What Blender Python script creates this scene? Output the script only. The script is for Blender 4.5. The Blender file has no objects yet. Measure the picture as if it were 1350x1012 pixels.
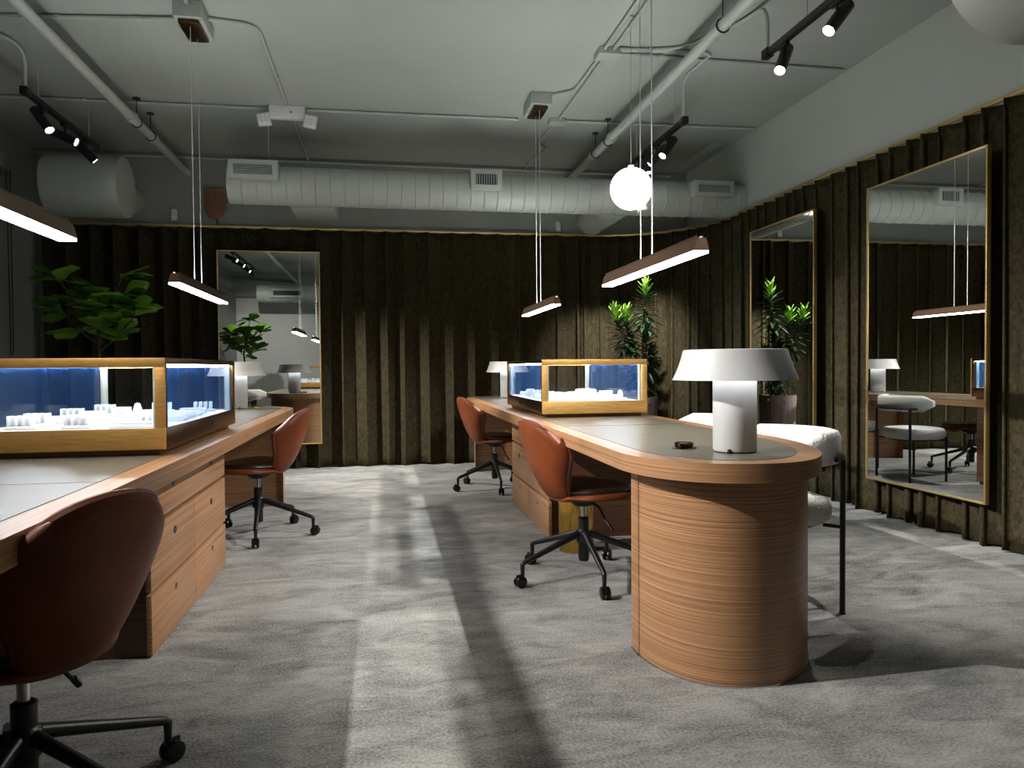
import bpy, bmesh, math, random
from mathutils import Vector, Matrix
random.seed(7)
PI = math.pi
scn = bpy.context.scene
COL = scn.collection

# ------------------------------------------------------------------ camera
cam_d = bpy.data.cameras.new('camera')
cam = bpy.data.objects.new('camera', cam_d)
COL.objects.link(cam)
cam_d.sensor_width = 36.0
cam_d.lens = 972.0 / 1350.0 * 36.0
cam_d.clip_start = 0.05
right = Vector((0.98502326, -0.172243, -0.00784424))
down = Vector((-0.01168171, -0.02127708, -0.99970537))
fwd = Vector((0.17202535, 0.98482467, -0.02297051))
m = Matrix.Identity(4)
for i in range(3):
    m[i][0] = right[i]; m[i][1] = -down[i]; m[i][2] = -fwd[i]
m[0][3], m[1][3], m[2][3] = 0.0, 0.0, 1.055
cam.matrix_world = m
scn.camera = cam

# ------------------------------------------------------------------ world, exposure
w = bpy.data.worlds.new('night'); scn.world = w; w.use_nodes = True
w.node_tree.nodes['Background'].inputs[0].default_value = (0.30, 0.42, 0.75, 1)
w.node_tree.nodes['Background'].inputs[1].default_value = 0.05
scn.view_settings.view_transform = 'Standard'
scn.view_settings.look = 'None'
scn.view_settings.gamma = 1.0
scn.view_settings.use_curve_mapping = False
scn.view_settings.exposure = 0.95
SPOT_W = 150.0        # each track spotlight
LED_E = 16.0          # linear pendant, downward face
CEIL_FILL_E = 58.0         # upward glow added on the pendants to brighten the ceiling
CASE_E = 36.0         # showcase strips
GLOBE_E = 6.0

scn.cycles.max_bounces = 8
scn.cycles.diffuse_bounces = 4
scn.cycles.glossy_bounces = 4
scn.cycles.transparent_max_bounces = 16
scn.cycles.sample_clamp_indirect = 4.0
scn.cycles.caustics_reflective = False
scn.cycles.caustics_refractive = False

# ------------------------------------------------------------------ materials
def lin(c):
    return tuple(((v / 255) / 12.92 if v / 255 <= 0.04045 else ((v / 255 + 0.055) / 1.055) ** 2.4) for v in c) + (1,)

def new_mat(name):
    mt = bpy.data.materials.new(name); mt.use_nodes = True
    nt = mt.node_tree
    return mt, nt, nt.nodes['Principled BSDF']

def plain(name, rgb, rough=0.5, metal=0.0, coat=0.0, bump=0.0, bscale=60, var=0.0, vscale=4, aniso=0.0, stretch=None, sheen=0.0, emit=None, es=0.0, spec=None):
    mt, nt, b = new_mat(name)
    b.inputs['Base Color'].default_value = lin(rgb)
    b.inputs['Roughness'].default_value = rough
    b.inputs['Metallic'].default_value = metal
    b.inputs['Coat Weight'].default_value = coat
    b.inputs['Coat Roughness'].default_value = 0.2
    b.inputs['Sheen Weight'].default_value = sheen
    b.inputs['Anisotropic'].default_value = aniso
    if spec is not None: b.inputs['Specular IOR Level'].default_value = spec
    if emit: b.inputs['Emission Color'].default_value = emit; b.inputs['Emission Strength'].default_value = es
    tc = nt.nodes.new('ShaderNodeTexCoord')
    mp = nt.nodes.new('ShaderNodeMapping'); nt.links.new(tc.outputs['Object'], mp.inputs[0])
    if stretch: mp.inputs['Scale'].default_value = stretch
    if var:
        n = nt.nodes.new('ShaderNodeTexNoise'); n.inputs['Scale'].default_value = vscale; n.inputs['Detail'].default_value = 5
        nt.links.new(mp.outputs[0], n.inputs[0])
        r = nt.nodes.new('ShaderNodeValToRGB')
        c = lin(rgb)
        r.color_ramp.elements[0].position = 0.3; r.color_ramp.elements[1].position = 0.7
        r.color_ramp.elements[0].color = tuple(v * (1 - var) for v in c[:3]) + (1,)
        r.color_ramp.elements[1].color = tuple(min(1, v * (1 + var)) for v in c[:3]) + (1,)
        nt.links.new(n.outputs['Fac'], r.inputs[0]); nt.links.new(r.outputs[0], b.inputs['Base Color'])
    if bump:
        n = nt.nodes.new('ShaderNodeTexNoise'); n.inputs['Scale'].default_value = bscale; n.inputs['Detail'].default_value = 4
        nt.links.new(mp.outputs[0], n.inputs[0])
        bp = nt.nodes.new('ShaderNodeBump'); bp.inputs['Strength'].default_value = bump; bp.inputs['Distance'].default_value = 0.01
        nt.links.new(n.outputs['Fac'], bp.inputs['Height']); nt.links.new(bp.outputs[0], b.inputs['Normal'])
    return mt

def wood(name, a, b_, scale, rough=0.42, coat=0.15):
    mt, nt, b = new_mat(name)
    tc = nt.nodes.new('ShaderNodeTexCoord'); mp = nt.nodes.new('ShaderNodeMapping')
    nt.links.new(tc.outputs['Object'], mp.inputs[0]); mp.inputs['Scale'].default_value = scale
    n = nt.nodes.new('ShaderNodeTexNoise'); n.inputs['Scale'].default_value = 1.0; n.inputs['Detail'].default_value = 7; n.inputs['Roughness'].default_value = 0.62
    n.inputs['Distortion'].default_value = 0.08
    nt.links.new(mp.outputs[0], n.inputs[0])
    r = nt.nodes.new('ShaderNodeValToRGB'); e = r.color_ramp.elements
    e[0].position = 0.34; e[1].position = 0.68; e[0].color = lin(a); e[1].color = lin(b_)
    mid = e.new(0.5); mid.color = lin(tuple(0.4 * x + 0.6 * y for x, y in zip(a, b_)))
    nt.links.new(n.outputs['Fac'], r.inputs[0]); nt.links.new(r.outputs[0], b.inputs['Base Color'])
    bp = nt.nodes.new('ShaderNodeBump'); bp.inputs['Strength'].default_value = 0.15; bp.inputs['Distance'].default_value = 0.004
    nt.links.new(n.outputs['Fac'], bp.inputs['Height']); nt.links.new(bp.outputs[0], b.inputs['Normal'])
    b.inputs['Roughness'].default_value = rough; b.inputs['Coat Weight'].default_value = coat; b.inputs['Coat Roughness'].default_value = 0.25
    return mt

def glass_mat(name, tint=(1, 1, 1), refl_paint=0.0, refl_paint_col=(84, 150, 235), ior=1.45):
    mt = bpy.data.materials.new(name); mt.use_nodes = True; nt = mt.node_tree
    nt.nodes.remove(nt.nodes['Principled BSDF']); out = nt.nodes['Material Output']
    tr = nt.nodes.new('ShaderNodeBsdfTransparent'); tr.inputs[0].default_value = (*tint, 1)
    gl = nt.nodes.new('ShaderNodeBsdfGlossy'); gl.inputs['Roughness'].default_value = 0.02
    fr = nt.nodes.new('ShaderNodeFresnel'); fr.inputs[0].default_value = ior
    mx = nt.nodes.new('ShaderNodeMixShader')
    ge = nt.nodes.new('ShaderNodeNewGeometry'); iv = nt.nodes.new('ShaderNodeMath'); iv.operation = 'SUBTRACT'; iv.inputs[0].default_value = 1.0
    nt.links.new(ge.outputs['Backfacing'], iv.inputs[1])
    mu = nt.nodes.new('ShaderNodeMath'); mu.operation = 'MULTIPLY'; nt.links.new(fr.outputs[0], mu.inputs[0]); nt.links.new(iv.outputs[0], mu.inputs[1])
    nt.links.new(mu.outputs[0], mx.inputs[0])       # a thin pane reflects once, at its outer face
    src = tr
    if refl_paint:  # bluish reflection painted into the pane as a faint diffuse layer
        df = nt.nodes.new('ShaderNodeBsdfDiffuse'); df.inputs[0].default_value = lin(refl_paint_col)
        tl = nt.nodes.new('ShaderNodeBsdfTranslucent'); tl.inputs[0].default_value = lin(refl_paint_col)
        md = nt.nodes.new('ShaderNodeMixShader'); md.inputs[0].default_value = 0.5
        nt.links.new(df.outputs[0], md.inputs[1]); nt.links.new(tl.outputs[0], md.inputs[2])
        m2 = nt.nodes.new('ShaderNodeMixShader'); m2.inputs[0].default_value = refl_paint
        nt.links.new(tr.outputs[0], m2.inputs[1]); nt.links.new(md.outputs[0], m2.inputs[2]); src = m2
    nt.links.new(src.outputs[0], mx.inputs[1]); nt.links.new(gl.outputs[0], mx.inputs[2])
    nt.links.new(mx.outputs[0], out.inputs[0])
    return mt

def emis(name, col, s):
    mt = bpy.data.materials.new(name); mt.use_nodes = True; nt = mt.node_tree
    nt.nodes.remove(nt.nodes['Principled BSDF'])
    e = nt.nodes.new('ShaderNodeEmission'); e.inputs[0].default_value = (*col, 1); e.inputs[1].default_value = s
    nt.links.new(e.outputs[0], nt.nodes['Material Output'].inputs[0])
    return mt

def carpet():
    mt, nt, b = new_mat('carpet')
    L = nt.links.new
    tc = nt.nodes.new('ShaderNodeTexCoord')
    def noise(scale, detail, dist=0.0, rough=0.5, st=(1, 1, 1), rot=0):
        mp = nt.nodes.new('ShaderNodeMapping'); mp.inputs['Scale'].default_value = st; mp.inputs['Rotation'].default_value = (0, 0, rot)
        L(tc.outputs['Object'], mp.inputs[0])
        n = nt.nodes.new('ShaderNodeTexNoise'); n.inputs['Scale'].default_value = scale; n.inputs['Detail'].default_value = detail
        n.inputs['Distortion'].default_value = dist; n.inputs['Roughness'].default_value = rough
        L(mp.outputs[0], n.inputs[0]); return n
    def math_(op, a, c, v=None):
        q = nt.nodes.new('ShaderNodeMath'); q.operation = op
        L(a, q.inputs[0])
        if c is not None: L(c, q.inputs[1])
        else: q.inputs[1].default_value = v
        return q.outputs[0]
    big = noise(1.5, 6, 0.9, 0.62, (1.0, 1.5, 1), 0.5)
    mid = noise(4.6, 7, 1.0, 0.66, (0.8, 1.9, 1), -0.25)
    fine = noise(110, 3)
    s = math_('ADD', math_('MULTIPLY', big.outputs['Fac'], None, 0.5), math_('MULTIPLY', mid.outputs['Fac'], None, 0.5))
    s = math_('ADD', math_('MULTIPLY', s, None, 0.68), math_('MULTIPLY', fine.outputs['Fac'], None, 0.32))
    r = nt.nodes.new('ShaderNodeValToRGB'); e = r.color_ramp.elements
    e[0].position = 0.40; e[0].color = lin((72, 73, 71)); e[1].position = 0.60; e[1].color = lin((160, 158, 152))
    L(s, r.inputs[0]); L(r.outputs[0], b.inputs['Base Color'])
    b.inputs['Roughness'].default_value = 0.95; b.inputs['Sheen Weight'].default_value = 0.25
    b.inputs['Specular IOR Level'].default_value = 0.1
    bp = nt.nodes.new('ShaderNodeBump'); bp.inputs['Strength'].default_value = 0.5; bp.inputs['Distance'].default_value = 0.006
    L(fine.outputs['Fac'], bp.inputs['Height']); L(bp.outputs[0], b.inputs['Normal'])
    return mt

def velvet():
    mt, nt, b = new_mat('olive_velvet')
    L = nt.links.new
    tc = nt.nodes.new('ShaderNodeTexCoord'); mp = nt.nodes.new('ShaderNodeMapping'); L(tc.outputs['Object'], mp.inputs[0])
    mp.inputs['Scale'].default_value = (1, 1, 0.6)
    n = nt.nodes.new('ShaderNodeTexNoise'); n.inputs['Scale'].default_value = 38; n.inputs['Detail'].default_value = 6; n.inputs['Distortion'].default_value = 1.0; n.inputs['Roughness'].default_value = 0.7
    L(mp.outputs[0], n.inputs[0])
    r = nt.nodes.new('ShaderNodeValToRGB'); e = r.color_ramp.elements
    e[0].position = 0.36; e[0].color = lin((34, 30, 18)); e[1].position = 0.70; e[1].color = lin((74, 66, 43))
    L(n.outputs['Fac'], r.inputs[0]); L(r.outputs[0], b.inputs['Base Color'])
    b.inputs['Roughness'].default_value = 0.75; b.inputs['Sheen Weight'].default_value = 0.25; b.inputs['Sheen Roughness'].default_value = 0.35
    b.inputs['Sheen Tint'].default_value = lin((190, 175, 120)); b.inputs['Specular IOR Level'].default_value = 0.15
    bp = nt.nodes.new('ShaderNodeBump'); bp.inputs['Strength'].default_value = 0.25; bp.inputs['Distance'].default_value = 0.01
    L(n.outputs['Fac'], bp.inputs['Height']); L(bp.outputs[0], b.inputs['Normal'])
    return mt

PAINT = (168, 174, 167)
M = dict(
    paint=plain('grey_green_paint', PAINT, 0.7, bump=0.12, bscale=9, var=0.05, vscale=1.3),
    paint_lit=plain('grey_green_paint_lit', (192, 198, 190), 0.7, bump=0.1, bscale=9, var=0.04, vscale=1.3),  # right wall: its brighter light is put into a lighter paint
    paint_smooth=plain('painted_metal', (176, 182, 175), 0.45, var=0.04),
    wall=plain('wall_paint', (150, 155, 148), 0.75, bump=0.08, bscale=14, var=0.05, vscale=2),
    white_wall=plain('front_wall_paint', (225, 225, 220), 0.8, var=0.03),
    carpet=carpet(), velvet=velvet(),
    wood=wood('oak_veneer_horizontal', (116, 82, 55), (182, 136, 96), (.7, .7, 170)),
    wood_top=wood('oak_rim', (114, 80, 52), (174, 127, 88), (90, 1.0, 90), 0.32, 0.3),
    wood_dark=wood('oak_inner', (66, 42, 27), (98, 64, 42), (1.6, 1.6, 60)),
    inlay=plain('grey_leather_inlay', (82, 78, 66), 0.34, coat=0.2, var=0.16, vscale=2.2, stretch=(1, 6, 1), bump=0.03, bscale=90),
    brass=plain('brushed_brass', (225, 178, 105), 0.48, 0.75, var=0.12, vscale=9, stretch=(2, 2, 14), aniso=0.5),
    brass_dark=plain('brushed_brass_darkened', (92, 66, 42), 0.32, 1.0, var=0.1, vscale=9),  # darker brass copy; on the case sides it paints their dark reflection
    gold=plain('polished_gold', (228, 182, 92), 0.25, 1.0),
    gold_frame=plain('gold_frame', (215, 184, 122), 0.35, 0.85),
    mirror=plain('silvered_mirror', (232, 236, 234), 0.0, 1.0),
    leather=plain('cognac_leather', (110, 52, 22), 0.45, coat=0.0, var=0.28, spec=0.35, vscale=6, bump=0.05, bscale=120),
    leather_seam=plain('leather_piping', (104, 46, 24), 0.45, coat=0.2),
    leather_dark=plain('dark_brown_leather', (38, 22, 18), 0.32, coat=0.3, bump=0.05, bscale=100),
    black=plain('black_powder_coat', (14, 14, 15), 0.38),
    plastic=plain('black_plastic', (10, 10, 10), 0.3),
    chrome=plain('chrome', (200, 200, 200), 0.18, 1.0),
    boucle=plain('white_boucle', (226, 222, 216), 0.95, bump=1.0, bscale=110, sheen=0.3),
    lamp=plain('white_lacquer', (192, 191, 190), 0.5),
    lamp_inner=plain('lamp_inside', (240, 240, 240), 0.6),
    copper=plain('copper_brown_metal', (112, 88, 70), 0.35, 0.8),
    display=plain('white_display_block', (236, 238, 240), 0.6),
    display_floor=plain('white_case_floor', (240, 242, 245), 0.5),
    glass=glass_mat('clear_glass', ior=1.3),
    glass_top=glass_mat('clear_top_glass', ior=1.2),
    blue_refl_glass=glass_mat('painted_blue_reflection_glass', (0.88, 0.94, 1.0), 0.09, ior=1.25),  # side panes carry a painted blue reflection
    window_glass=glass_mat('night_window_glass', (0.5, 0.55, 0.6)),
    white=plain('white_plastic', (218, 220, 220), 0.4),
    dark_metal=plain('dark_window_frame', (22, 22, 22), 0.4),
    grille=plain('dark_grille', (38, 42, 44), 0.6),
    leaf=plain('fig_leaf', (112, 158, 54), 0.42, var=0.35, vscale=7, coat=0.15),
    leaf_dark=plain('dracaena_leaf', (36, 60, 32), 0.35, var=0.3, vscale=12),
    leaf_new=plain('dracaena_new_leaf', (112, 152, 52), 0.4, var=0.2, vscale=12),
    bark=plain('bark', (88, 72, 54), 0.85, bump=0.4),
    soil=plain('soil', (34, 26, 20), 0.95, bump=0.6),
    pot=wood('ribbed_pot_wood', (116, 98, 88), (168, 150, 138), (60, 60, 1.2), 0.6, 0.0),
    pot_grey=plain('grey_planter', (70, 70, 68), 0.7),
    bronze=plain('dark_bronze', (60, 46, 30), 0.3, 1.0),
    sconce=plain('brown_ribbed_metal', (150, 112, 86), 0.4, 0.3),
    led=emis('led_strip', (1.0, 0.93, 0.86), LED_E),
    ceiling_fill=emis('added_ceiling_fill', (0.97, 1.0, 0.95), CEIL_FILL_E),  # extra glow for the ceiling, not a known part of the pendants
    case_led=emis('showcase_led', (0.86, 0.93, 1.0), CASE_E),
    globe=emis('opal_globe_glow', (1.0, 0.985, 0.96), GLOBE_E),
    spot=emis('spot_lens', (1.0, 1.0, 1.0), 30.0),
    lamp_led=emis('table_lamp_led', (0.9, 0.95, 1.0), 7.0),
    em_led=plain('emergency_led', (235, 238, 240), 0.3),
    red=plain('red_marking', (190, 60, 60), 0.5),
    wire=plain('pale_steel_wire', (205, 208, 205), 0.4),
    chain=plain('blind_cord', (60, 60, 58), 0.6),
)

# ------------------------------------------------------------------ mesh helpers
def merge(bm, tmp, mi=0):
    for f in tmp.faces: f.material_index = mi
    me = bpy.data.meshes.new('t'); tmp.to_mesh(me); tmp.free(); bm.from_mesh(me); bpy.data.meshes.remove(me)

def NB(): return bmesh.new()

def box(bm, x0, x1, y0, y1, z0, z1, bev=0.0, seg=2, mi=0, mat=None):
    t = bmesh.new(); bmesh.ops.create_cube(t, size=1)
    for v in t.verts:
        v.co = Vector((x0 + (v.co.x + .5) * (x1 - x0), y0 + (v.co.y + .5) * (y1 - y0), z0 + (v.co.z + .5) * (z1 - z0)))
    if bev: bmesh.ops.bevel(t, geom=list(t.edges), offset=bev, segments=seg, affect='EDGES', profile=0.5)
    if mat is not None: bmesh.ops.transform(t, matrix=mat, verts=t.verts)
    merge(bm, t, mi); return bm

def frame_of(d):
    d = d.normalized(); a = Vector((0, 0, 1)) if abs(d.z) < 0.9 else Vector((1, 0, 0))
    u = d.cross(a).normalized(); return u, d.cross(u).normalized()

def tube(bm, pts, r, n=10, closed=False, caps=True, mi=0, flat=1.0):
    pts = [Vector(p) for p in pts]; N = len(pts)
    rr = r if isinstance(r, (list, tuple)) else [r] * N
    rings = []; u = None
    t = bmesh.new()
    for i, p in enumerate(pts):
        if closed: d = pts[(i + 1) % N] - pts[i - 1]
        else: d = pts[min(i + 1, N - 1)] - pts[max(i - 1, 0)]
        d.normalize()
        if u is None: u, v = frame_of(d)
        else:
            u = (u - d * u.dot(d)).normalized(); v = d.cross(u).normalized()
        # miter
        k = 1.0
        rings.append([t.verts.new(p + (u * math.cos(2 * PI * j / n) + v * math.sin(2 * PI * j / n) * flat) * rr[i] * k) for j in range(n)])
    M_ = N if closed else N - 1
    for i in range(M_):
        a, b = rings[i], rings[(i + 1) % N]
        for j in range(n):
            t.faces.new((a[j], a[(j + 1) % n], b[(j + 1) % n], b[j]))
    if caps and not closed:
        t.faces.new(rings[0][::-1]); t.faces.new(rings[-1])
    bmesh.ops.recalc_face_normals(t, faces=t.faces)
    merge(bm, t, mi); return bm

def smooth_path(pts, rad=0.08, seg=5):
    """polyline with rounded corners"""
    pts = [Vector(p) for p in pts]; out = [pts[0]]
    for i in range(1, len(pts) - 1):
        a, b, c = pts[i - 1], pts[i], pts[i + 1]
        r = min(rad, (a - b).length * .45, (c - b).length * .45)
        p = b + (a - b).normalized() * r; q = b + (c - b).normalized() * r
        for k in range(seg + 1):
            t = k / seg
            out.append(p * (1 - t) ** 2 + b * 2 * t * (1 - t) + q * t * t)
    out.append(pts[-1]); return out

def lathe(bm, prof, n=32, origin=(0, 0, 0), axis='z', mi=0, flatten=None, caps=True):
    t = bmesh.new(); rings = []
    for r, z in prof:
        if r < 1e-6: rings.append([t.verts.new((0, 0, z))])
        else: rings.append([t.verts.new((r * math.cos(2 * PI * j / n), r * math.sin(2 * PI * j / n), z)) for j in range(n)])
    for a, b in zip(rings, rings[1:]):
        if len(a) == 1 and len(b) == 1: continue
        if len(a) == 1:
            for j in range(n): t.faces.new((a[0], b[(j + 1) % n], b[j]))
        elif len(b) == 1:
            for j in range(n): t.faces.new((a[j], a[(j + 1) % n], b[0]))
        else:
            for j in range(n): t.faces.new((a[j], a[(j + 1) % n], b[(j + 1) % n], b[j]))
    if caps:
        if len(rings[0]) > 1: t.faces.new(rings[0][::-1])
        if len(rings[-1]) > 1: t.faces.new(rings[-1])
    if axis == 'x': rot = Matrix.Rotation(PI / 2, 4, 'Y')
    elif axis == 'y': rot = Matrix.Rotation(-PI / 2, 4, 'X')
    elif isinstance(axis, Vector): rot = axis.to_track_quat('Z', 'Y').to_matrix().to_4x4()
    else: rot = Matrix.Identity(4)
    bmesh.ops.transform(t, matrix=Matrix.Translation(origin) @ rot, verts=t.verts)
    bmesh.ops.recalc_face_normals(t, faces=t.faces)
    merge(bm, t, mi); return bm

def prism(bm, outline, z0, z1, bev=0.0, mi_side=0, mi_top=0, seg=2):
    t = bmesh.new()
    lo = [t.verts.new((x, y, z0)) for x, y in outline]; hi = [t.verts.new((x, y, z1)) for x, y in outline]
    n = len(lo)
    t.faces.new(lo[::-1]).material_index = mi_top; top = t.faces.new(hi); top.material_index = mi_top
    for i in range(n):
        f = t.faces.new((lo[i], lo[(i + 1) % n], hi[(i + 1) % n], hi[i])); f.material_index = mi_side
    if bev:
        es = [e for f in (top,) for e in f.edges]
        bmesh.ops.bevel(t, geom=es, offset=bev, segments=seg, affect='EDGES')
    bmesh.ops.recalc_face_normals(t, faces=t.faces)
    me = bpy.data.meshes.new('t'); t.to_mesh(me); t.free(); bm.from_mesh(me); bpy.data.meshes.remove(me); return bm

def grid(bm, P, close=False, mi=0):
    """P[i][j] positions -> quad sheet"""
    V = [[bm.verts.new(p) for p in row] for row in P]
    for i in range(len(V) - 1):
        for j in range(len(V[0]) - 1):
            f = bm.faces.new((V[i][j], V[i + 1][j], V[i + 1][j + 1], V[i][j + 1])); f.material_index = mi
    return V

def obj(name, bm, mats, parent=None, smooth=True, angle=38):
    if smooth:
        for f in bm.faces: f.smooth = True
        lim = math.radians(angle)
        for e in bm.edges:
            if len(e.link_faces) == 2:
                if e.calc_face_angle(0) > lim: e.smooth = False
    me = bpy.data.meshes.new(name); bm.to_mesh(me); bm.free()
    for q in (mats if isinstance(mats, (list, tuple)) else [mats]): me.materials.append(q)
    o = bpy.data.objects.new(name, me); COL.objects.link(o)
    if parent: o.parent = parent
    return o

def thing(name, label, cat, loc=(0, 0, 0), rz=0.0, group=None):
    o = bpy.data.objects.new(name, None); COL.objects.link(o); o.empty_display_size = 0.1
    o.location = loc; o.rotation_euler = (0, 0, rz); o['label'] = label; o['category'] = cat
    if group: o['group'] = group
    return o

def tag(o, label, cat, group=None, kind=None):
    o['label'] = label; o['category'] = cat
    if group: o['group'] = group
    if kind: o['kind'] = kind
    return o

def struct(name, bm, mat, parent=None, smooth=False):
    o = obj(name, bm, mat, parent, smooth)
    if not parent: o['kind'] = 'structure'
    return o

def copy_tree(o, parent=None):
    c = o.copy(); COL.objects.link(c); c.parent = parent
    for ch in list(o.children): copy_tree(ch, c)
    return c

def dup(o, loc, rz, label, group=None):
    c = copy_tree(o); c.location = loc; c.rotation_euler = (0, 0, rz); c['label'] = label
    if group: c['group'] = group
    return c

# ------------------------------------------------------------------ room shell
XL, XR, YF, YB, ZC = -3.42, 3.52, -2.6, 8.18, 3.30
struct('floor', box(NB(), XL - .1, XR + .1, YF - .1, YB + .1, -0.1, 0), M['carpet'])
struct('ceiling', box(NB(), XL - .1, XR + .1, YF - .1, YB + .1, ZC, ZC + .1), M['paint'])
struct('wall_back', box(NB(), XL - .1, XR + .1, YB, YB + .1, 0, ZC), M['wall'])
struct('wall_right', box(NB(), XR, XR + .1, YF, YB, 0, ZC), M['paint_lit'])
struct('wall_front', box(NB(), XL - .1, XR + .1, YF - .1, YF, 0, ZC), M['white_wall'])
bm = NB(); box(bm, XL - .1, XL, 7.33, YB, 0, ZC); box(bm, XL - .1, XL, YF, 7.33, 2.92, ZC); box(bm, XL - .1, XL, YF, 1.2, 0, 2.92)
struct('wall_left', bm, M['wall'])
struct('trim_1', box(NB(), XL, XL + .13, YF, 7.36, 2.86, 3.0, .01), M['wall'])          # header over the shopfront window
struct('trim_2', box(NB(), XL, XR, YF, YF + .35, 2.75, ZC), M['wall'])                    # soffit behind
win = struct('window_1', box(NB(), XL - .06, XL - .05, 1.2, 7.33, 0.05, 2.9), M['window_glass'])
bm = NB()
for yy in (1.2, 3.25, 5.3, 7.27): box(bm, XL - .085, XL - .01, yy, yy + .06, 0, 2.92)
for zz in (0, 2.86): box(bm, XL - .085, XL - .01, 1.2, 7.33, zz, zz + .06)
obj('window_frame', bm, M['dark_metal'], win, smooth=False)

# ------------------------------------------------------------------ curtains and rail
def cpath(kind):
    """polyline of the rail; back run then rounded corner then right run"""
    yb, xr, R = 8.07, 3.43, 1.15
    pts = []
    if kind == 'all' or kind == 'back':
        n = 400
        for i in range(n + 1): pts.append(Vector((XL + .08 + (xr - R - XL - .08) * i / n, yb, 0)))
    if kind == 'all' or kind == 'right':
        for i in range(-6, 120):
            a = PI / 2 * (1 - i / 120); pts.append(Vector((xr - R + R * math.cos(a), yb - R + R * math.sin(a), 0)))
        n = 400
        for i in range(n + 1): pts.append(Vector((xr, yb - R - (yb - R - 0.6) * i / n, 0)))
    return pts

def resample(pts, step):
    out = [pts[0].copy()]; acc = 0
    for a, b in zip(pts, pts[1:]):
        L = (b - a).length
        if L < 1e-9: continue
        while acc + L >= step:
            t = (step - acc) / L; a = a + (b - a) * t; out.append(a.copy()); L = (b - a).length; acc = 0
        acc += L
    return out

def curtain(name, kind, label, seed, wl):
    rnd = random.Random(seed); pts = resample(cpath(kind), 0.0125); N = len(pts)
    # warped phase so pleats vary in width
    ph = []; p = 0.0; w_ = wl
    for i in range(N):
        if math.floor(p) != math.floor(p - 0.0125 / w_): w_ = wl * rnd.uniform(0.7, 1.4)
        ph.append(p); p += 0.0125 / w_
    K = int(p) + 3; amp = [rnd.uniform(0.7, 1.15) for _ in range(K)]; lean = [rnd.uniform(-.3, .3) for _ in range(K)]; low = [rnd.uniform(-.35, .35) for _ in range(K)]
    rows = [0.0, .03, .12, .3, .5, .7, .85, 0.96, 1.0]; P = []
    for t in rows:
        z = 2.515 - t * 2.505
        row = []
        for i in range(N):
            k = int(ph[i]); f = ph[i] - k
            d = pts[min(i + 1, N - 1)] - pts[max(i - 1, 0)]; d.normalize(); nrm = Vector((d.y, -d.x, 0))
            s = math.sin(2 * PI * f)
            a0 = amp[k] * (1 - f) + amp[k + 1] * f
            A = ((0.060 if kind == 'back' else 0.048) + 0.012 * t) * a0
            off = A * (2 * ((1 + s) / 2) ** 1.5 - 1) + 0.012 * math.sin(4 * PI * f + low[k] * 3) * t * math.sin(PI * f) ** 2 - 0.008 * t
            sl = (lean[k] * (1 - f) + lean[k + 1] * f) * t * 0.05 + 0.030 * math.sin(4 * PI * f) * (1 if t > .02 else .5)
            zz = z + (0.012 * math.sin(3 * ph[i]) if t == 1.0 else 0)
            q = pts[i] + nrm * off + d * sl; row.append(Vector((q.x, q.y, zz)))
        P.append(row)
    b = NB(); grid(b, P)
    o = obj(name, b, M['velvet'], angle=180)
    md = o.modifiers.new('thick', 'SOLIDIFY'); md.thickness = 0.004; md.offset = 0
    tag(o, label, 'curtain'); return o
curtain('velvet_curtain', 'back', 'full-height pleated olive velvet curtain across the back wall', 3, 0.215)
curtain('velvet_curtain', 'right', 'full-height pleated olive velvet curtain round the corner and along the right wall', 5, 0.165)
rp = resample(cpath('all'), 0.12)
b = NB(); tube(b, [(p.x, p.y, 2.532) for p in rp], 0.011, 8, flat=1.4)
tag(obj('curtain_rail', b, M['gold_frame']), 'slim gold curtain rail running above both olive curtains', 'curtain rail')

# ------------------------------------------------------------------ mirrors
def mirror(label, loc, rz, w_, z0, z1):
    t = thing('wall_mirror', label, 'mirror', loc, rz, 'gold framed mirrors')
    h = w_ / 2; f = 0.012; d = 0.03
    b = NB(); box(b, -h, -h + f, -d, 0, z0, z1, .002); box(b, h - f, h, -d, 0, z0, z1, .002)
    box(b, -h + f, h - f, -d, 0, z0, z0 + f, .002); box(b, -h + f, h - f, -d, 0, z1 - f, z1, .002)
    obj('frame', b, M['gold_frame'], t)
    b = NB(); box(b, -h + f, h - f, -d + .006, -0.012, z0 + f, z1 - f); obj('mirror_glass', b, M['mirror'], t, smooth=False)
    for sx in (-1, 1):
        for zz in (z0 + .3, z1 - .3):
            b = NB(); tube(b, [(sx * (h - .1), -0.012, zz), (sx * (h - .1), 0.11, zz)], 0.008, 8); obj('mounting_bracket', b, M['black'], t)
mirror('tall gold-framed mirror against the back curtain, left of centre', (-1.142, 7.93, 0), 0, 1.015, 0.27, 2.265)
mirror('gold-framed mirror on the right curtain, nearest the camera', (3.345, 4.12, 0), -PI / 2, 1.04, 0.26, 2.27)
mirror('gold-framed mirror on the right curtain, the farther one by the potted dracaena', (3.345, 5.785, 0), -PI / 2, 1.02, 0.26, 2.27)

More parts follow.
